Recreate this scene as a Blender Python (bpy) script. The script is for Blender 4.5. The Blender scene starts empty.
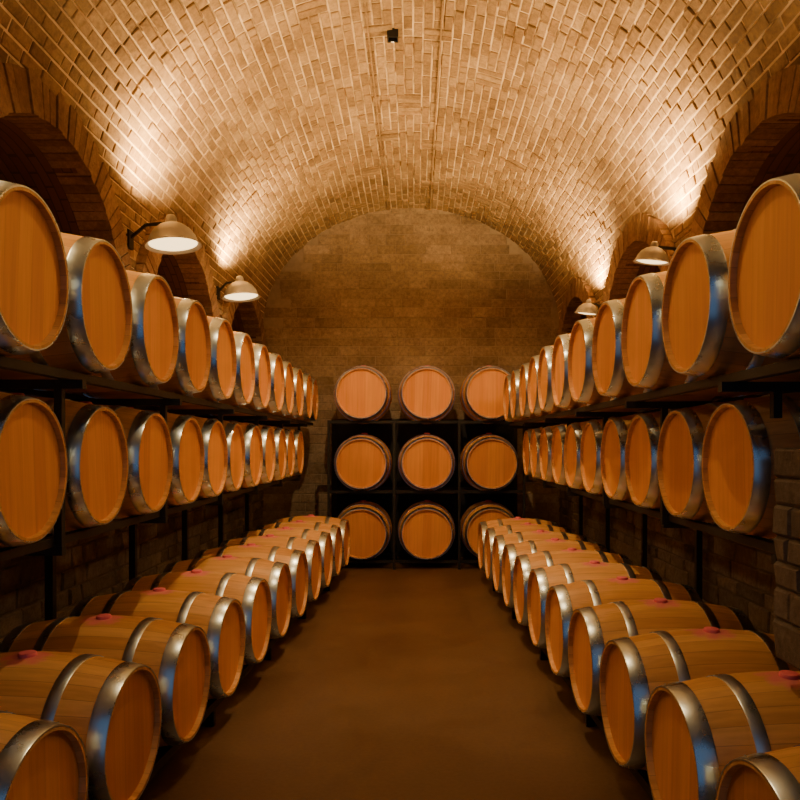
import bpy, math, random, bisect
from mathutils import Vector, Matrix
random.seed(7)
F=750.0
EYE=1.75
CX=-0.06; A=2.34; ZS=3.56; B=1.92
Y0=-1.5; Y1=11.8
XL=CX-A; XR=CX+A
NICHES=[2.05,4.85,7.65,10.45]; NR=1.12; NZ=2.68; NBOT=1.9; RINGW=0.25

scene=bpy.context.scene
col=scene.collection

# ---------------- materials ----------------
def newmat(name):
    m=bpy.data.materials.new(name); m.use_nodes=True
    nt=m.node_tree; bs=nt.nodes['Principled BSDF']
    return m,nt,bs
def N(nt,t,**kw):
    n=nt.nodes.new(t)
    for k,v in kw.items(): setattr(n,k,v)
    return n
def ramp(nt,stops):
    r=nt.nodes.new('ShaderNodeValToRGB'); e=r.color_ramp.elements
    e[0].position=stops[0][0]; e[0].color=(*stops[0][1],1)
    e[1].position=stops[-1][0]; e[1].color=(*stops[-1][1],1)
    for p,c in stops[1:-1]:
        x=e.new(p); x.color=(*c,1)
    return r
def math_(nt,op,a,b=None,clamp=False):
    n=nt.nodes.new('ShaderNodeMath'); n.operation=op; n.use_clamp=clamp
    for i,v in enumerate((a,b)):
        if v is None: continue
        if isinstance(v,(int,float)): n.inputs[i].default_value=v
        else: nt.links.new(v,n.inputs[i])
    return n.outputs[0]
def mixc(nt,fac,a,b,mode='MIX'):
    n=nt.nodes.new('ShaderNodeMix'); n.data_type='RGBA'; n.blend_type=mode
    for i,v in ((0,fac),(6,a),(7,b)):
        if isinstance(v,(int,float)): n.inputs[i].default_value=v
        elif isinstance(v,tuple): n.inputs[i].default_value=(*v,1)
        else: nt.links.new(v,n.inputs[i])
    return n.outputs[2]

def brick_geo_mat(name,c1,c2,c3,bump=.8):
    m,nt,bs=newmat(name); L=nt.links
    at=N(nt,'ShaderNodeAttribute',attribute_name='rnd')
    r=ramp(nt,[(0,c1),(0.5,c2),(1,c3)]); L.new(at.outputs['Fac'],r.inputs[0])
    tc=N(nt,'ShaderNodeTexCoord')
    n1=N(nt,'ShaderNodeTexNoise'); n1.inputs['Scale'].default_value=22; n1.inputs['Detail'].default_value=8; n1.inputs['Roughness'].default_value=.75
    L.new(tc.outputs['Object'],n1.inputs['Vector'])
    n2=N(nt,'ShaderNodeTexNoise'); n2.inputs['Scale'].default_value=.9; n2.inputs['Detail'].default_value=5; n2.inputs['Roughness'].default_value=.65
    L.new(tc.outputs['Object'],n2.inputs['Vector'])
    f=ramp(nt,[(0.3,(.50,.47,.45)),(.7,(1.22,1.22,1.22))]); L.new(n1.outputs['Fac'],f.inputs[0])
    c=mixc(nt,1,r.outputs[0],f.outputs[0],'MULTIPLY')
    f2=ramp(nt,[(0.35,(.66,.60,.54)),(.62,(1.1,1.1,1.1))]); L.new(n2.outputs['Fac'],f2.inputs[0])
    c=mixc(nt,1,c,f2.outputs[0],'MULTIPLY')
    L.new(c,bs.inputs['Base Color']); bs.inputs['Roughness'].default_value=.95
    b=N(nt,'ShaderNodeBump'); b.inputs['Strength'].default_value=bump; b.inputs['Distance'].default_value=.014
    L.new(n1.outputs['Fac'],b.inputs['Height']); L.new(b.outputs[0],bs.inputs['Normal'])
    return m
M_brick=brick_geo_mat('vault_brick',(.29,.19,.095),(.38,.26,.14),(.47,.34,.195))
M_backstone=brick_geo_mat('back_stone',(.31,.235,.15),(.37,.285,.19),(.43,.335,.23),.7)
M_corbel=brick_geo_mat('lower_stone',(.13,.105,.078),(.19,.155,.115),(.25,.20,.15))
M_arch=brick_geo_mat('arch_brick',(.26,.15,.075),(.34,.21,.115),(.42,.28,.16))

def plain_noise(name,ca,cb,scale,rough=.9,bump=.5,metal=0,dist=.01):
    m,nt,bs=newmat(name); L=nt.links
    tc=N(nt,'ShaderNodeTexCoord')
    n1=N(nt,'ShaderNodeTexNoise'); n1.inputs['Scale'].default_value=scale; n1.inputs['Detail'].default_value=8
    L.new(tc.outputs['Object'],n1.inputs['Vector'])
    r=ramp(nt,[(.3,ca),(.7,cb)]); L.new(n1.outputs['Fac'],r.inputs[0])
    L.new(r.outputs[0],bs.inputs['Base Color']); bs.inputs['Roughness'].default_value=rough; bs.inputs['Metallic'].default_value=metal
    b=N(nt,'ShaderNodeBump'); b.inputs['Strength'].default_value=bump; b.inputs['Distance'].default_value=dist
    L.new(n1.outputs['Fac'],b.inputs['Height']); L.new(b.outputs[0],bs.inputs['Normal'])
    return m
M_mortar=plain_noise('mortar',(.62,.48,.30),(.82,.66,.44),14)
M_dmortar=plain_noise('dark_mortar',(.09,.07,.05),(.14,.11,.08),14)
M_rack=plain_noise('rack_black_steel',(.004,.004,.004),(.010,.009,.008),20,.6,.1)
M_bung=plain_noise('bung_silicone',(.70,.12,.18),(.82,.20,.26),30,.5,.1)
M_shade=plain_noise('lamp_enamel',(.26,.25,.21),(.36,.34,.29),10,.35,.05)

def niche_mat():
    m,nt,bs=newmat('niche_brick'); L=nt.links
    tc=N(nt,'ShaderNodeTexCoord')
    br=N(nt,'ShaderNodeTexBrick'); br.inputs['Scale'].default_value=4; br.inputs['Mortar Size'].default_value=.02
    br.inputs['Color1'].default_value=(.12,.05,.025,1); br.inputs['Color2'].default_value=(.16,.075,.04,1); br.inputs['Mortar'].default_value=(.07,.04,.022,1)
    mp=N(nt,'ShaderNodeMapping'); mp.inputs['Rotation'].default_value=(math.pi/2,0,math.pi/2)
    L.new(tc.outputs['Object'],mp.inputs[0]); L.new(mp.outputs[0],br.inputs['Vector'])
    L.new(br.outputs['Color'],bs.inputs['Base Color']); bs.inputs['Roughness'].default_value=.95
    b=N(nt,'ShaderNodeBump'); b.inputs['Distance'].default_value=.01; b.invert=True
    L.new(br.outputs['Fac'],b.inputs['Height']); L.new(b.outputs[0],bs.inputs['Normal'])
    return m
M_niche=niche_mat()

def floor_mat():
    m,nt,bs=newmat('floor_concrete'); L=nt.links
    tc=N(nt,'ShaderNodeTexCoord')
    n1=N(nt,'ShaderNodeTexNoise'); n1.inputs['Scale'].default_value=1.3; n1.inputs['Detail'].default_value=10; n1.inputs['Roughness'].default_value=.65
    n2=N(nt,'ShaderNodeTexNoise'); n2.inputs['Scale'].default_value=40; n2.inputs['Detail'].default_value=4
    L.new(tc.outputs['Object'],n1.inputs['Vector']); L.new(tc.outputs['Object'],n2.inputs['Vector'])
    r=ramp(nt,[(.3,(.095,.050,.022)),(.7,(.145,.080,.036))]); L.new(n1.outputs['Fac'],r.inputs[0])
    f=ramp(nt,[(.3,(.85,.85,.85)),(.7,(1.08,1.08,1.08))]); L.new(n2.outputs['Fac'],f.inputs[0])
    c=mixc(nt,1,r.outputs[0],f.outputs[0],'MULTIPLY')
    L.new(c,bs.inputs['Base Color'])
    rr=ramp(nt,[(.3,(.36,.36,.36)),(.7,(.56,.56,.56))]); L.new(n1.outputs['Fac'],rr.inputs[0]); L.new(rr.outputs[0],bs.inputs['Roughness'])
    bs.inputs['Specular IOR Level'].default_value=.45
    b=N(nt,'ShaderNodeBump'); b.inputs['Strength'].default_value=.2; b.inputs['Distance'].default_value=.005
    L.new(n2.outputs['Fac'],b.inputs['Height']); L.new(b.outputs[0],bs.inputs['Normal'])
    return m
M_floor=floor_mat()

NST=30
def stave_mat():
    m,nt,bs=newmat('oak_staves'); L=nt.links
    tc=N(nt,'ShaderNodeTexCoord'); sp=N(nt,'ShaderNodeSeparateXYZ'); L.new(tc.outputs['Object'],sp.inputs[0])
    oi=N(nt,'ShaderNodeObjectInfo')
    ang=math_(nt,'ARCTAN2',sp.outputs[1],sp.outputs[2])
    u=math_(nt,'MULTIPLY',math_(nt,'ADD',ang,math.pi+math.pi/NST),NST/(2*math.pi))
    fr=math_(nt,'FRACT',u); idx=math_(nt,'FLOOR',u)
    d=math_(nt,'ABSOLUTE',math_(nt,'SUBTRACT',fr,.5))
    seam=math_(nt,'GREATER_THAN',d,.48)
    wn=N(nt,'ShaderNodeTexWhiteNoise',noise_dimensions='2D'); cb=N(nt,'ShaderNodeCombineXYZ')
    L.new(idx,cb.inputs[0]); L.new(oi.outputs['Random'],cb.inputs[1]); L.new(cb.outputs[0],wn.inputs['Vector'])
    r=ramp(nt,[(0,(.62,.32,.105)),(.5,(.70,.385,.14)),(1,(.78,.46,.19))]); L.new(wn.outputs['Value'],r.inputs[0])
    mp=N(nt,'ShaderNodeMapping'); mp.inputs['Scale'].default_value=(2.5,50,50)
    L.new(tc.outputs['Object'],mp.inputs[0])
    n1=N(nt,'ShaderNodeTexNoise',noise_dimensions='4D'); n1.inputs['Scale'].default_value=1; n1.inputs['Detail'].default_value=5
    L.new(mp.outputs[0],n1.inputs['Vector']); L.new(math_(nt,'MULTIPLY',oi.outputs['Random'],50),n1.inputs['W'])
    f=ramp(nt,[(.3,(.82,.78,.74)),(.7,(1.06,1.06,1.06))]); L.new(n1.outputs['Fac'],f.inputs[0])
    c=mixc(nt,1,r.outputs[0],f.outputs[0],'MULTIPLY')
    c=mixc(nt,math_(nt,'MULTIPLY',seam,.5),c,(.2,.09,.03))
    vd=N(nt,'ShaderNodeVectorMath',operation='DISTANCE'); L.new(tc.outputs['Object'],vd.inputs[0]); vd.inputs[1].default_value=(0,0,.35)
    n3=N(nt,'ShaderNodeTexNoise'); n3.inputs['Scale'].default_value=14; L.new(tc.outputs['Object'],n3.inputs['Vector'])
    dd=math_(nt,'ADD',vd.outputs['Value'],math_(nt,'MULTIPLY',math_(nt,'SUBTRACT',n3.outputs['Fac'],.5),.12))
    st=math_(nt,'MULTIPLY',math_(nt,'SUBTRACT',.11,dd),25,True)
    c=mixc(nt,math_(nt,'MULTIPLY',st,.88),c,(.76,.21,.25))
    L.new(c,bs.inputs['Base Color']); bs.inputs['Roughness'].default_value=.42
    b=N(nt,'ShaderNodeBump'); b.inputs['Strength'].default_value=.6; b.inputs['Distance'].default_value=.003
    h=math_(nt,'SUBTRACT',math_(nt,'MULTIPLY',n1.outputs['Fac'],.3),seam)
    L.new(h,b.inputs['Height']); L.new(b.outputs[0],bs.inputs['Normal'])
    return m
M_stave=stave_mat()
def head_mat():
    m,nt,bs=newmat('oak_head'); L=nt.links
    tc=N(nt,'ShaderNodeTexCoord'); sp=N(nt,'ShaderNodeSeparateXYZ'); L.new(tc.outputs['Object'],sp.inputs[0])
    oi=N(nt,'ShaderNodeObjectInfo')
    u=math_(nt,'ADD',math_(nt,'MULTIPLY',sp.outputs[1],10.5),20.5)
    fr=math_(nt,'FRACT',u); idx=math_(nt,'FLOOR',u)
    d=math_(nt,'ABSOLUTE',math_(nt,'SUBTRACT',fr,.5)); seam=math_(nt,'GREATER_THAN',d,.49)
    wn=N(nt,'ShaderNodeTexWhiteNoise',noise_dimensions='2D'); cb=N(nt,'ShaderNodeCombineXYZ')
    L.new(idx,cb.inputs[0]); L.new(oi.outputs['Random'],cb.inputs[1]); L.new(cb.outputs[0],wn.inputs['Vector'])
    r=ramp(nt,[(0,(.74,.30,.060)),(.5,(.80,.345,.075)),(1,(.86,.39,.095))]); L.new(wn.outputs['Value'],r.inputs[0])
    mp=N(nt,'ShaderNodeMapping'); mp.inputs['Scale'].default_value=(20,55,2.5)
    L.new(tc.outputs['Object'],mp.inputs[0])
    n1=N(nt,'ShaderNodeTexNoise',noise_dimensions='4D'); n1.inputs['Scale'].default_value=1; n1.inputs['Detail'].default_value=5
    L.new(mp.outputs[0],n1.inputs['Vector']); L.new(math_(nt,'MULTIPLY',oi.outputs['Random'],50),n1.inputs['W'])
    f=ramp(nt,[(.3,(.88,.85,.82)),(.7,(1.04,1.04,1.04))]); L.new(n1.outputs['Fac'],f.inputs[0])
    c=mixc(nt,1,r.outputs[0],f.outputs[0],'MULTIPLY')
    tv=ramp(nt,[(0,(.88,.86,.82)),(1,(1.07,1.07,1.08))]); L.new(oi.outputs['Random'],tv.inputs[0])
    c=mixc(nt,1,c,tv.outputs[0],'MULTIPLY')
    c=mixc(nt,math_(nt,'MULTIPLY',seam,.3),c,(.28,.11,.03))
    L.new(c,bs.inputs['Base Color']); bs.inputs['Roughness'].default_value=.48
    b=N(nt,'ShaderNodeBump'); b.inputs['Strength'].default_value=.3; b.inputs['Distance'].default_value=.002
    L.new(math_(nt,'SUBTRACT',math_(nt,'MULTIPLY',n1.outputs['Fac'],.3),seam),b.inputs['Height']); L.new(b.outputs[0],bs.inputs['Normal'])
    return m
M_head=head_mat()
def steel():
    m,nt,bs=newmat('galvanised_hoop'); L=nt.links
    tc=N(nt,'ShaderNodeTexCoord')
    n1=N(nt,'ShaderNodeTexNoise'); n1.inputs['Scale'].default_value=7; n1.inputs['Detail'].default_value=6
    L.new(tc.outputs['Object'],n1.inputs['Vector'])
    r=ramp(nt,[(.3,(.46,.58,.70)),(.7,(.64,.76,.88))]); L.new(n1.outputs['Fac'],r.inputs[0]); L.new(r.outputs[0],bs.inputs['Base Color'])
    q=ramp(nt,[(.3,(.22,.22,.22)),(.7,(.38,.38,.38))]); L.new(n1.outputs['Fac'],q.inputs[0]); L.new(q.outputs[0],bs.inputs['Roughness'])
    bs.inputs['Metallic'].default_value=1
    return m
M_steel=steel()
m,nt,bs=newmat('lamp_glow'); bs.inputs['Base Color'].default_value=(.9,.8,.6,1)
bs.inputs['Emission Color'].default_value=(1,.74,.36,1); bs.inputs['Emission Strength'].default_value=3.4
M_glow=m

# ---------------- helpers ----------------
def mkobj(name,verts,faces,mats,mi=None,attr=None,smooth=False,sharp=None):
    me=bpy.data.meshes.new(name); me.from_pydata(verts,[],faces)
    for m in mats: me.materials.append(m)
    if mi: me.polygons.foreach_set('material_index',mi)
    if attr:
        a=me.attributes.new('rnd','FLOAT','FACE'); a.data.foreach_set('value',attr)
    if smooth:
        me.polygons.foreach_set('use_smooth',[True]*len(me.polygons))
        if sharp: me.set_sharp_from_angle(angle=sharp)
    me.update()
    o=bpy.data.objects.new(name,me); col.objects.link(o); return o
class MB:
    def __init__(s): s.v=[];s.f=[];s.mi=[];s.a=[]
    def brick(s,P,Nn,u0,u1,v0,v1,d,mi=0,bev=.006,base=-.005,jit=.004):
        i=len(s.v); r=random.random()
        j=lambda:random.uniform(-jit,jit)
        cs=[(u0,v0),(u1,v0),(u1,v1),(u0,v1)]
        for (u,v) in cs: s.v.append(tuple(P(u,v)+Nn(u,v)*base))
        for (u,v) in cs: s.v.append(tuple(P(u,v)+Nn(u,v)*(d-bev)))
        tilt=[d+j() for _ in range(4)]
        ci=[(u0+bev,v0+bev),(u1-bev,v0+bev),(u1-bev,v1-bev),(u0+bev,v1-bev)]
        for k,(u,v) in enumerate(ci): s.v.append(tuple(P(u,v)+Nn(u,v)*tilt[k]))
        fs=[(8,9,10,11)]
        for k in range(4):
            l=(k+1)%4
            fs.append((k,l,4+l,4+k)); fs.append((4+k,4+l,8+l,8+k))
        for f in fs: s.f.append(tuple(i+q for q in f)); s.mi.append(mi); s.a.append(r)
    def quad(s,a,b,c,d,mi=0):
        i=len(s.v); s.v+= [tuple(a),tuple(b),tuple(c),tuple(d)]; s.f.append((i,i+1,i+2,i+3)); s.mi.append(mi); s.a.append(.5)
    def box(s,x0,x1,y0,y1,z0,z1,mi=0):
        i=len(s.v)
        s.v+=[(x0,y0,z0),(x1,y0,z0),(x1,y1,z0),(x0,y1,z0),(x0,y0,z1),(x1,y0,z1),(x1,y1,z1),(x0,y1,z1)]
        for f in ((0,3,2,1),(4,5,6,7),(0,1,5,4),(1,2,6,5),(2,3,7,6),(3,0,4,7)):
            s.f.append(tuple(i+q for q in f)); s.mi.append(mi); s.a.append(.5)
    def beam(s,p,q,w,h,mi=0):
        p=Vector(p);q=Vector(q); d=(q-p).normalized()
        up=Vector((0,0,1)) if abs(d.z)<.9 else Vector((0,1,0))
        sd=d.cross(up).normalized(); up=sd.cross(d).normalized()
        i=len(s.v)
        for c in (p,q):
            for a,b in ((-1,-1),(1,-1),(1,1),(-1,1)): s.v.append(tuple(c+sd*a*w/2+up*b*h/2))
        for f in ((0,3,2,1),(4,5,6,7),(0,1,5,4),(1,2,6,5),(2,3,7,6),(3,0,4,7)):
            s.f.append(tuple(i+q for q in f)); s.mi.append(mi); s.a.append(.5)
    def obj(s,name,mats,attr=True,**k): return mkobj(name,s.v,s.f,mats,s.mi,s.a if attr else None,**k)

def in_niche(y,z,m=0.0):
    for yc in NICHES:
        if abs(y-yc)<NR+m:
            if NBOT-m<z<=NZ: return True
            if z>NZ and (y-yc)**2+(z-NZ)**2<(NR+m)**2: return True
    return False

NT=400
tab=[0]; pts=[(CX-A*math.cos(math.pi*i/NT),ZS+B*math.sin(math.pi*i/NT)) for i in range(NT+1)]
for i in range(NT): tab.append(tab[-1]+math.dist(pts[i],pts[i+1]))
SL=tab[-1]
def arc(s):
    s=min(max(s,0),SL-1e-6); k=bisect.bisect_right(tab,s)-1; t=(s-tab[k])/(tab[k+1]-tab[k])
    return math.pi*(k+t)/NT
def PV(y,s):
    th=arc(s); return Vector((CX-A*math.cos(th),y,ZS+B*math.sin(th)))
def NV(y,s):
    th=arc(s); return Vector((math.cos(th)/A,0,-math.sin(th)/B)).normalized()

# ---------------- ceiling ----------------
mb=MB()
ns=110; ny=int((Y1-Y0)/.07)
for i in range(ns):
    s0=SL*i/ns; s1=SL*(i+1)/ns
    for j in range(ny):
        ya=Y0+(Y1-Y0)*j/ny; yb=Y0+(Y1-Y0)*(j+1)/ny
        pm=PV((ya+yb)/2,(s0+s1)/2)
        if in_niche(pm.y,pm.z,.08): continue
        mb.quad(PV(ya,s0),PV(ya,s1),PV(yb,s1),PV(yb,s0),1)
def vbrick(ya,yb,sa,sb):
    ya=max(ya,Y0); yb=min(yb,Y1)
    if yb-ya<.05: return
    for yy in (ya,yb):
        for ss in (sa,sb):
            p=PV(yy,ss)
            if in_niche(p.y,p.z,.10): return
    d=random.choice((.005,.007,.008,.010,.012,.016))+random.uniform(0,.002)
    js=random.uniform(-.002,.002)
    mb.brick(PV,NV,ya+.008,yb-.008,sa+.008+js,sb-.008+js,d,jit=.003,bev=.005)
CH=.088; nstrip=round(SL/(3*CH)); sh=SL/nstrip
for k in range(nstrip):
    sa=k*sh; c3=sh/3; dist=abs((k+.5)/nstrip-.5)*2
    pc=max(0,.32-dist*.7)
    y=Y0-random.random()*.25
    while y<Y1-.03:
        if random.random()<pc:
            n=random.choice((2,3)); w=.10
            for q in range(n): vbrick(y+q*w,y+(q+1)*w,sa,sa+sh)
            y+=n*w
        else:
            n=random.choice((3,4,5)); L=n*.225
            for c in range(3):
                cuts=[y]; t=y+.225-(.112 if c==1 else 0)
                while t<y+L-.06: cuts.append(t+random.uniform(-.010,.010)); t+=.225
                cuts.append(y+L)
                for p,q in zip(cuts[:-1],cuts[1:]): vbrick(p,q,sa+c*c3,sa+(c+1)*c3)
            y+=L
for xx in (-.42,.235):
    th=math.acos(-(xx-CX)/A)
    p=Vector((xx,0,ZS+B*math.sin(th))); n=Vector((math.cos(th)/A,0,-math.sin(th)/B)).normalized()
    q=p+n*.012
    mb.beam((q.x,Y0,q.z),(q.x,Y1,q.z),.014,.03,0)
ceil=mb.obj('ceiling',[M_brick,M_mortar])

# ---------------- side walls ----------------
def sidewall(name,X,sg):
    P=lambda u,v:Vector((X,u,v)); Nn=lambda u,v:Vector((sg,0,0))
    mb=MB(); nz=int(ZS/.07)
    for i in range(nz):
        z0=ZS*i/nz; z1=ZS*(i+1)/nz
        for j in range(ny):
            ya=Y0+(Y1-Y0)*j/ny; yb=Y0+(Y1-Y0)*(j+1)/ny
            if in_niche((ya+yb)/2,(z0+z1)/2,.06): continue
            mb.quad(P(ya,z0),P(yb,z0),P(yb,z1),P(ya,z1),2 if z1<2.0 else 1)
    z0=0
    while z0<ZS-.01:
        low=z0<1.95  # darker stone and mortar low down: shade between rows put in colour
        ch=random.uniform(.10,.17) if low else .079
        if z0+ch>ZS-.03: ch=ZS-z0
        y=Y0-random.random()*.2
        while y<Y1-.03:
            w=random.uniform(.16,.42) if low else random.uniform(.17,.28); ya=max(y,Y0); yb=min(y+w,Y1); y+=w
            if yb-ya<.05: continue
            if any(in_niche(yy,zz,.10) for yy in (ya,yb) for zz in (z0,z0+ch)): continue
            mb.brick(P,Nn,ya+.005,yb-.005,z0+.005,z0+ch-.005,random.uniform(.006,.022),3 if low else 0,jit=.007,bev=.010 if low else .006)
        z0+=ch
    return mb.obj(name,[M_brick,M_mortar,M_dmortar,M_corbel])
sidewall('wall_left',XL,1); sidewall('wall_right',XR,-1)

# ---------------- back wall ----------------
mb=MB()
P=lambda u,v:Vector((u,Y1,v)); Nn=lambda u,v:Vector((0,-1,0))
mb.quad((XL-.05,Y1+.002,0),(XR+.05,Y1+.002,0),(XR+.05,Y1+.002,ZS+B+.05),(XL-.05,Y1+.002,ZS+B+.05),1)
z=0
while z<ZS+B:
    h=random.uniform(.12,.17); x=XL-random.random()*.3
    while x<XR:
        w=random.uniform(.24,.55); xa=max(x,XL); xb=min(x+w,XR); x+=w
        if xb-xa<.04: continue
        mx=max(abs(xa-CX),abs(xb-CX))
        lim=ZS+B*math.sqrt(max(0,1-(mx/A)**2))
        if z>lim+.02: continue
        mb.brick(P,Nn,xa+.004,xb-.004,z+.004,z+h-.004,random.uniform(.003,.008),0,.005)
    z+=h
mb.obj('wall_back',[M_backstone,plain_noise('back_mortar',(.30,.235,.16),(.38,.30,.21),12)])

# ---------------- floor ----------------
mb=MB(); mb.box(XL-.9,XR+.9,Y0,Y1+.1,-.1,0)
mb.obj('floor',[M_floor],attr=False)

# ---------------- niches ----------------
def niche(yc,X,sg):
    mb=MB(); D=.75; xb=X-sg*D; xf=X
    n=40
    arcp=[(yc-NR,NBOT)]+[(yc-NR*math.cos(math.pi*i/n),NZ+NR*math.sin(math.pi*i/n)) for i in range(n+1)]+[(yc+NR,NBOT)]
    for a,b in zip(arcp[:-1],arcp[1:]):
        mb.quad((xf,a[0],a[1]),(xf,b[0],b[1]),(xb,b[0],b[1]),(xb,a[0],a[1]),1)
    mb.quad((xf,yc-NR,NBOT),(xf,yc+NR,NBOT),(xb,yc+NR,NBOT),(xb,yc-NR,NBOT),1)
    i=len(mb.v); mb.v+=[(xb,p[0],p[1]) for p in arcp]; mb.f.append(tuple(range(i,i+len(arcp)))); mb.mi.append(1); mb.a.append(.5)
    def Pr(u,v): return Vector((X,yc-v*math.cos(u),NZ+v*math.sin(u)))
    k=46
    for q in range(k):
        a0=math.pi*q/k; a1=math.pi*(q+1)/k; g=.004/NR
        r0=NR-random.uniform(0,.008); r1=NR+RINGW+random.uniform(-.01,.008)
        d=random.uniform(-.008,.008)
        i=len(mb.v); r=random.random()
        x0=X-sg*.16; x1=X+sg*(.085+d)
        for xx in (x0,x1):
            for (u,v) in ((a0+g,r0),(a1-g,r0),(a1-g,r1),(a0+g,r1)):
                w=Pr(u,v); mb.v.append((xx,w.y,w.z))
        for f in ((0,3,2,1),(4,5,6,7),(0,1,5,4),(1,2,6,5),(2,3,7,6),(3,0,4,7)):
            mb.f.append(tuple(i+t for t in f)); mb.mi.append(0); mb.a.append(r)
        x1=X+sg*.068
        c=[Pr(a0,NR+.006),Pr(a1,NR+.006),Pr(a1,NR+RINGW-.01),Pr(a0,NR+RINGW-.01)]
        mb.quad(*[(x1,w.y,w.z) for w in c],2)
    z=NBOT
    while z<NZ-.01:
        h=.0765
        for s2 in (-1,1):
            wv=random.uniform(.20,.25)
            ya=yc+s2*(NR-.003); yb=yc+s2*(NR+wv); lo,hi=min(ya,yb),max(ya,yb)
            xx=sorted((X-sg*.16,X+sg*(.075+random.uniform(0,.015))))
            mb.box(xx[0],xx[1],lo,hi,z+.003,min(z+h-.003,NZ-.003))
            q=random.random()
            for t in range(6): mb.a[-1-t]=q
        z+=h
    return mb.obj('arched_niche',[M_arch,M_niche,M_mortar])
for yc in NICHES:
    niche(yc,XL,1); niche(yc,XR,-1)

# ---------------- barrel ----------------
BL=.92; RB=.35; RH=.292
def R(t): return RB-(RB-RH)*(abs(t)/(BL/2))**1.9
def barrel_mesh():
    v=[];f=[];mi=[]
    SEG=72
    def ring(t,r):
        i=len(v)
        for k in range(SEG):
            a=2*math.pi*k/SEG; v.append((t,r*math.sin(a),r*math.cos(a)))
        return i
    def bridge(a,b,m):
        for k in range(SEG):
            l=(k+1)%SEG; f.append((a+k,b+k,b+l,a+l)); mi.append(m)
    prev=None; n=18; rings=[]
    for i in range(n+1):
        t=-BL/2+BL*i/n; rr=ring(t,R(t)); rings.append(rr)
        if prev is not None: bridge(prev,rr,0)
        prev=rr
    for sg in (-1,1):
        T=sg*BL/2
        r1=ring(T,RH-.004); r2=ring(T,RH-.014); r3=ring(T-sg*.026,RH-.017)
        r4=ring(T-sg*.026,.15)
        seq=[(ring(T,RH),r1,0),(r1,r2,0),(r2,r3,0),(r3,r4,1)]
        for a,b,m in seq:
            if sg<0: bridge(b,a,m)
            else: bridge(a,b,m)
        c=len(v); v.append((T-sg*.026,0,0))
        for k in range(SEG):
            l=(k+1)%SEG
            f.append((r4+k,c,r4+l) if sg>0 else (r4+l,c,r4+k)); mi.append(1)
    def hoop(t0,t1):
        h=.0035
        a=ring(t0,R(t0)-.002); b=ring(t0,R(t0)+h)
        tm=[t0+(t1-t0)*q for q in (.06,.5,.94)]
        rs=[ring(t,R(t)+h+.0012) for t in tm]
        c=ring(t1,R(t1)+h); d=ring(t1,R(t1)-.002)
        s=[a,b]+rs+[c,d]
        for x,y in zip(s[:-1],s[1:]): bridge(x,y,2)
    E=BL/2
    for sg in (-1,1):
        for a,b in ((-.001,.070),(.205,.254)):
            t0,t1=sorted((sg*(E-a),sg*(E-b))); hoop(t0,t1)
            tm=(t0+t1)/2
            for dy in (-.02,.02):
                ang=.6+dy/.3
                r=R(tm)+.006
                i=len(v); nrm=Vector((0,math.sin(ang),math.cos(ang))); tg=Vector((0,math.cos(ang),-math.sin(ang)))
                c0=Vector((tm,0,0))+nrm*r
                for q in range(8):
                    w=c0-nrm*.002+(Vector((1,0,0))*math.cos(q*math.pi/4)+tg*math.sin(q*math.pi/4))*.006
                    v.append(tuple(w))
                v.append(tuple(c0+nrm*.003))
                for q in range(8): f.append((i+q,i+(q+1)%8,i+8)); mi.append(2)
    i0=len(v); S=20; prof=[(RB-.01,.038),(RB+.006,.038),(RB+.013,.034),(RB+.015,.024)]
    for z,r in prof:
        for k in range(S):
            a=2*math.pi*k/S; v.append((r*math.cos(a),r*math.sin(a),z))
    for p in range(len(prof)-1):
        for k in range(S):
            l=(k+1)%S; f.append((i0+p*S+k,i0+p*S+l,i0+(p+1)*S+l,i0+(p+1)*S+k)); mi.append(3)
    f.append(tuple(i0+(len(prof)-1)*S+k for k in range(S))); mi.append(3)
    me=bpy.data.meshes.new('wine_barrel'); me.from_pydata(v,[],f)
    for m in (M_stave,M_head,M_steel,M_bung): me.materials.append(m)
    me.polygons.foreach_set('material_index',mi); me.polygons.foreach_set('use_smooth',[True]*len(f))
    me.set_sharp_from_angle(angle=math.radians(35)); me.update()
    return me
BM=barrel_mesh()
def barrel(x,y,z,rz=0,roll=0,sc=(1,1,1)):
    o=bpy.data.objects.new('wine_barrel',BM); col.objects.link(o)
    o.matrix_world=Matrix.Translation((x,y,z))@Matrix.Rotation(rz,4,'Z')@Matrix.Rotation(roll,4,'X')@Matrix.Diagonal((*sc,1))
    return o
rr=lambda a:random.uniform(-a,a)
P_=.72
LX=-1.41; LY=2.76; ZT=2.395; ZM=1.65
LMX=-1.50; LMY=2.97; LMP=.685; LMS=.965; LML=.91
RMX=1.42; RMY=3.42; RMP=.69; RMS=.98; RML=.90
for k in range(-1,12):
    if LY+P_*k<10.75: barrel(LX-BL/2+rr(.012),LY+P_*k,ZT,rr(.012),rr(.1))
for k in range(-1,11):
    barrel(LMX-BL*LML/2+rr(.01),LMY+LMP*k,ZM,rr(.012),rr(.1),(LML,LMS,LMS))
RTX=1.20; RTY=2.61; RTZ=2.365; RP=.73
for k in range(11): barrel(RTX+BL/2+rr(.012),RTY+RP*k,RTZ,rr(.012),rr(.1))
for k in range(10): barrel(RMX+BL*RML/2+rr(.01),RMY+RMP*k,ZM,rr(.012),rr(.1),(RML,RMS,RMS))
ZB=.475
def lbx(y): return -(1.265-.053*(y-2.6))
def rbx(y): return 1.04-.03*(y-2.3)
aL=math.atan(.053); aR=math.atan(.03)
for k in range(-1,11):
    y=2.60+P_*k; barrel(lbx(y)-BL*1.04/2,y,ZB,-aL,rr(.06),(1.04,1,1))
for k in range(-1,11):
    y=2.30+P_*k; barrel(rbx(y)+BL*1.04/2,y,ZB,aR,rr(.06),(1.04,1,1))
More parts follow.
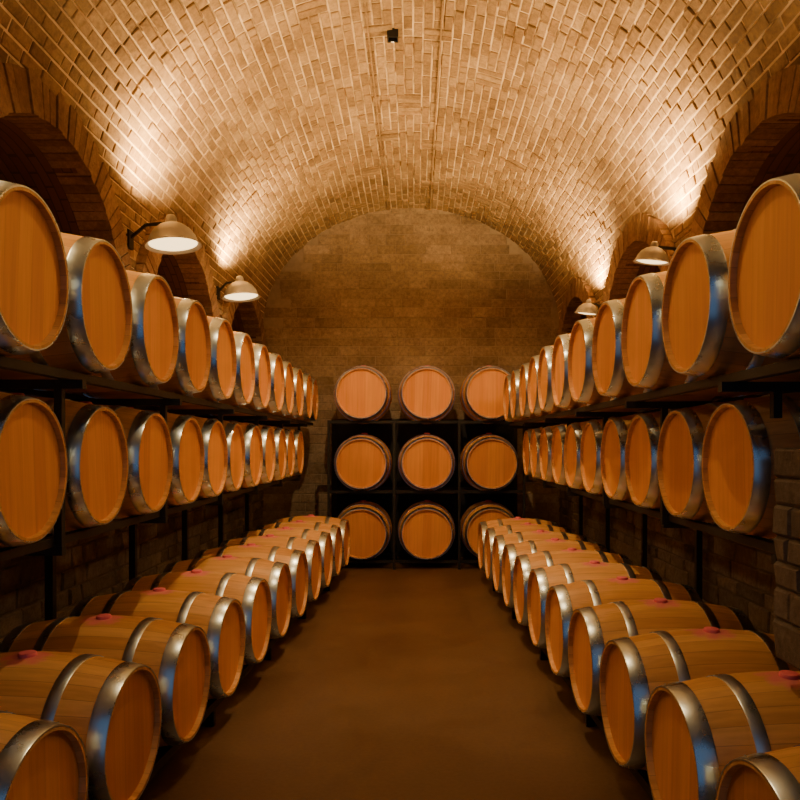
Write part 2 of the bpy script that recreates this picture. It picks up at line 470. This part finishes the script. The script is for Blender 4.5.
BX=(-.756,.168,1.078); BZ=(.504,1.49,2.478); BS=1.2
for x in BX:
    for z in BZ: barrel(x,10.5+BL*1.1/2,z,math.pi/2,rr(.05),(1.1,BS,BS))

# ---------------- racks ----------------
rE=R(BL/2-.12)
def shelf(mb,xh,sg,z,y0,y1,posts,xpost,s=1.0,sl=1.0):
    for off in (.12*sl,(BL-.12)*sl):
        x=xh+sg*off; zt=z-rE*s
        mb.beam((x,y0,zt-.022),(x,y1,zt-.022),.05,.038)
    for yp in posts:
        mb.beam((xh+sg*.05,yp,z-rE*s-.06),(xpost,yp,z-rE*s-.06),.04,.04)
mb=MB()
postsL=[LMY+LMP*(k+.5) for k in (-2,0,2,4,6,8,10)]
shelf(mb,LX,-1,ZT,LY-P_-.36,LY+P_*11+.4,postsL,-2.275)
shelf(mb,LMX,-1,ZM,LMY-LMP-.36,LMY+LMP*10+.4,postsL,-2.275,LMS,LML)
for yp in postsL:
    mb.beam((-2.275,yp,0),(-2.275,yp,ZT-rE-.05),.05,.05)
    mb.beam((LMX-.07,yp,ZM-rE*LMS-.06),(LMX-.07,yp,ZT-rE-.05),.035,.035)
mb.obj('barrel_rack',[M_rack],attr=False)
mb=MB()
postsR=[RMY+RMP*(k+.5) for k in (1,3,5,7,9)]
xp=2.205; yp0=RMY-RMP*.5
shelf(mb,RTX,1,RTZ,RTY-.4,RTY+RP*10+.4,postsR+[yp0,yp0-.72],xp)
shelf(mb,RMX,1,ZM,RMY-.36,RMY+RMP*9+.4,postsR+[yp0],xp,RMS,RML)
for yp in postsR:
    mb.beam((xp,yp,0),(xp,yp,RTZ-rE-.04),.045,.045)
    mb.beam((RMX+.06,yp,ZM-rE*RMS-.06),(RMX+.06,yp,RTZ-rE-.05),.035,.035)
mb.beam((RMX+.06,yp0,1.86),(RMX+.06,yp0,RTZ-rE-.05),.035,.035)
mb.beam((xp,yp0,.95),(xp,yp0,RTZ-rE-.05),.035,.035)
mb.obj('barrel_rack',[M_rack],attr=False)
def cradle(fx,sg):
    mb=MB(); y0=1.5; y1=10.2
    for off in (.12,BL-.12):
        a=(fx(y0)+sg*off,y0,ZB-rE-.027); b=(fx(y1)+sg*off,y1,ZB-rE-.027)
        mb.beam(a,b,.06,.05)
        y=y0+.3
        while y<y1:
            x=fx(y)+sg*off; mb.beam((x,y,0),(x,y,ZB-rE-.03),.05,.05); y+=1.44
    y=y0+.3
    while y<y1:
        mb.beam((fx(y)+sg*.1,y,.03),(fx(y)+sg*(BL-.1),y,.03),.05,.05); y+=1.44
    mb.obj('barrel_cradle',[M_rack],attr=False)
cradle(lbx,-1); cradle(rbx,1)
mb=MB()
rb=R(BL/2-.12)*BS
for z in BZ:
    for y in (10.5+.12,10.5+.88):
        mb.beam((-1.22,y,z-rb-.022),(1.54,y,z-rb-.022),.05,.04)
for x in (-1.215,(BX[0]+BX[1])/2,(BX[1]+BX[2])/2,1.535):
    for y in (10.5+.06,10.5+.97):
        mb.beam((x,y,0),(x,y,BZ[2]-rb),.035,.035)
mb.box(-1.3,1.6,11.72,11.74,0,2.15)  # dark sheet added behind the stack, stands in for shade there
mb.obj('barrel_rack',[M_rack],attr=False)

# ---------------- rough stone abutment on the right wall ----------------
mb=MB()
xa=1.42; ye=2.94; zb=.92; zt=1.74
mb.box(xa,XR-.03,2.16,ye,zb,zt,1)
PA=lambda u,v:Vector((xa,u,v)); NA=lambda u,v:Vector((-1,0,0))
PE=lambda u,v:Vector((u,ye,v)); NE=lambda u,v:Vector((0,1,0))
z=zb
while z<zt-.01:
    h=random.uniform(.09,.16)
    if z+h>zt-.04: h=zt-z
    for (Pf,Nf,a,b) in ((PA,NA,2.16,ye),(PE,NE,xa,XR-.03)):
        y=a
        while y<b-.02:
            w=random.uniform(.12,.30)
            if y+w>b-.06: w=b-y
            mb.brick(Pf,Nf,y+.002,y+w-.002,z+.002,z+h-.002,random.uniform(.010,.022),0,.012,jit=.008)
            y+=w
    z+=h
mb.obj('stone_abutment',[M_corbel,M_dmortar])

# ---------------- lamps ----------------
def lamp(x,y,z,sg,sc,wallx,tilt,tx):
    root=bpy.data.objects.new('sconce_lamp',None); col.objects.link(root); root.location=(x,y,z); root.empty_display_size=.1
    S=40
    prof=[(.0,.17),(.05,.168),(.10,.150),(.15,.115),(.185,.07),(.205,.02),(.225,.0),(.232,-.004),(.226,-.008),(.2,.008),(.18,.05),(.14,.1)]
    v=[];f=[];mi=[]
    for r,h in prof:
        for k in range(S):
            a=2*math.pi*k/S; v.append((r*math.cos(a),r*math.sin(a),h))
    for p in range(len(prof)-1):
        for k in range(S):
            l=(k+1)%S; f.append((p*S+k,p*S+l,(p+1)*S+l,(p+1)*S+k)); mi.append(0)
    o=mkobj('shade',v,f,[M_shade],mi,smooth=True,sharp=math.radians(50))
    v=[];f=[]
    for r,h in ((.196,.012),(.15,-.002),(.08,-.01),(.001,-.013)):
        for k in range(S):
            a=2*math.pi*k/S; v.append((r*math.cos(a),r*math.sin(a),h))
    for p in range(3):
        for k in range(S):
            l=(k+1)%S; f.append((p*S+k,p*S+l,(p+1)*S+l,(p+1)*S+k))
    g=mkobj('diffuser',v,f,[M_glow],smooth=True)
    v=[];f=[]
    pr=[(.001,.23),(.03,.228),(.045,.21),(.05,.165)]
    for r,h in pr:
        for k in range(S):
            a=2*math.pi*k/S; v.append((r*math.cos(a),r*math.sin(a),h))
    for p in range(3):
        for k in range(S):
            l=(k+1)%S; f.append((p*S+k,p*S+l,(p+1)*S+l,(p+1)*S+k))
    c=mkobj('cap',v,f,[M_shade],smooth=True)
    M=Matrix.Rotation(tilt,4,'Y')@Matrix.Rotation(tx,4,'X')@Matrix.Diagonal((sc,sc,sc*1.12,1))
    for q in (o,g,c): q.parent=root; q.matrix_local=M
    mbb=MB()
    wx=wallx-x
    mbb.beam((0,0,.19*sc),(wx*.6,0,.17*sc),.022,.022); mbb.beam((wx*.6,0,.17*sc),(wx+.01*sg,0,.05),.022,.022)
    xs=sorted((wx,wx+sg*.03)); mbb.box(xs[0],xs[1],-.05,.05,-.03,.12)
    b=mbb.obj('bracket',[M_rack],attr=False); b.parent=root
    return root
LAMPS=[(-2.02,6.27,3.42,1,1.0,XL),(-2.10,9.07,3.54,1,1.0,XL),(1.98,6.27,3.28,-1,.66,XR),(2.08,9.07,3.34,-1,.66,XR),
       (-2.05,3.22,3.50,1,.9,XL),(1.98,3.25,3.34,-1,.66,XR)]  # out-of-view pair added to light the near vault
WARM=(1,.61,.225)
def add_light(name,kind,loc,energy,colr,size,rot=None,spot=None,blend=.8):
    l=bpy.data.lights.new(name,kind); l.energy=energy; l.color=colr; l.shadow_soft_size=size
    if kind=='SPOT': l.spot_size=spot; l.spot_blend=blend
    o=bpy.data.objects.new(name,l); col.objects.link(o); o.location=loc
    if rot: o.rotation_euler=rot
    return o
for i,(x,y,z,sg,sc,wx) in enumerate(LAMPS):
    lamp(x,y,z,sg,sc,wx,-.10*sg if sg>0 else .12,-.04 if sg>0 else .12)
    near=(i>=4)
    e=430 if not near else 70
    add_light('uplight','SPOT',(x-sg*.02,y,z+.26),e,WARM,.05,(math.pi,.22*sg,0),math.radians(162),.7)
    add_light('downlight','SPOT',(x+sg*.02,y-.02,z-.06),45,WARM,.08,(0,-.5*sg,0),math.radians(150),.8)

for (x,y,e,t) in ((-.2,3.9,160,.1),(-.2,6.75,380,.36)):
    zc=ZS+B*math.sqrt(1-((x-CX)/A)**2)
    mb=MB()
    mb.box(x-.05,x-.04,y-.05,y+.05,zc-.08,zc); mb.box(x+.04,x+.05,y-.05,y+.05,zc-.08,zc)
    mb.box(x-.04,x+.04,y-.05,y-.04,zc-.08,zc); mb.box(x-.04,x+.04,y+.04,y+.05,zc-.08,zc)
    mb.obj('ceiling_box',[M_rack],attr=False)  # far box is the vent at the crown, near one is added
    add_light('added_ceiling_fill','SPOT',(x,y,zc-.085),e,(1,.64,.28),.03,(t,0,0),math.radians(108),.45)  # added fill spot to light the barrels, not a real fixture

w=bpy.data.worlds.new('World'); scene.world=w; w.use_nodes=True
bg=w.node_tree.nodes['Background']; bg.inputs[0].default_value=(.34,.54,.82,1); bg.inputs[1].default_value=.27  # cool fill added through the open front, gives the hoops blue highlights

cd=bpy.data.cameras.new('Camera'); cam=bpy.data.objects.new('Camera',cd); col.objects.link(cam)
cam.location=(0,0,EYE); cam.rotation_euler=(math.pi/2,0,0)
cd.lens=36*F/800; cd.sensor_width=36; cd.shift_x=-(415-400)/800; cd.shift_y=(445-400)/800; cd.clip_start=.05
scene.camera=cam
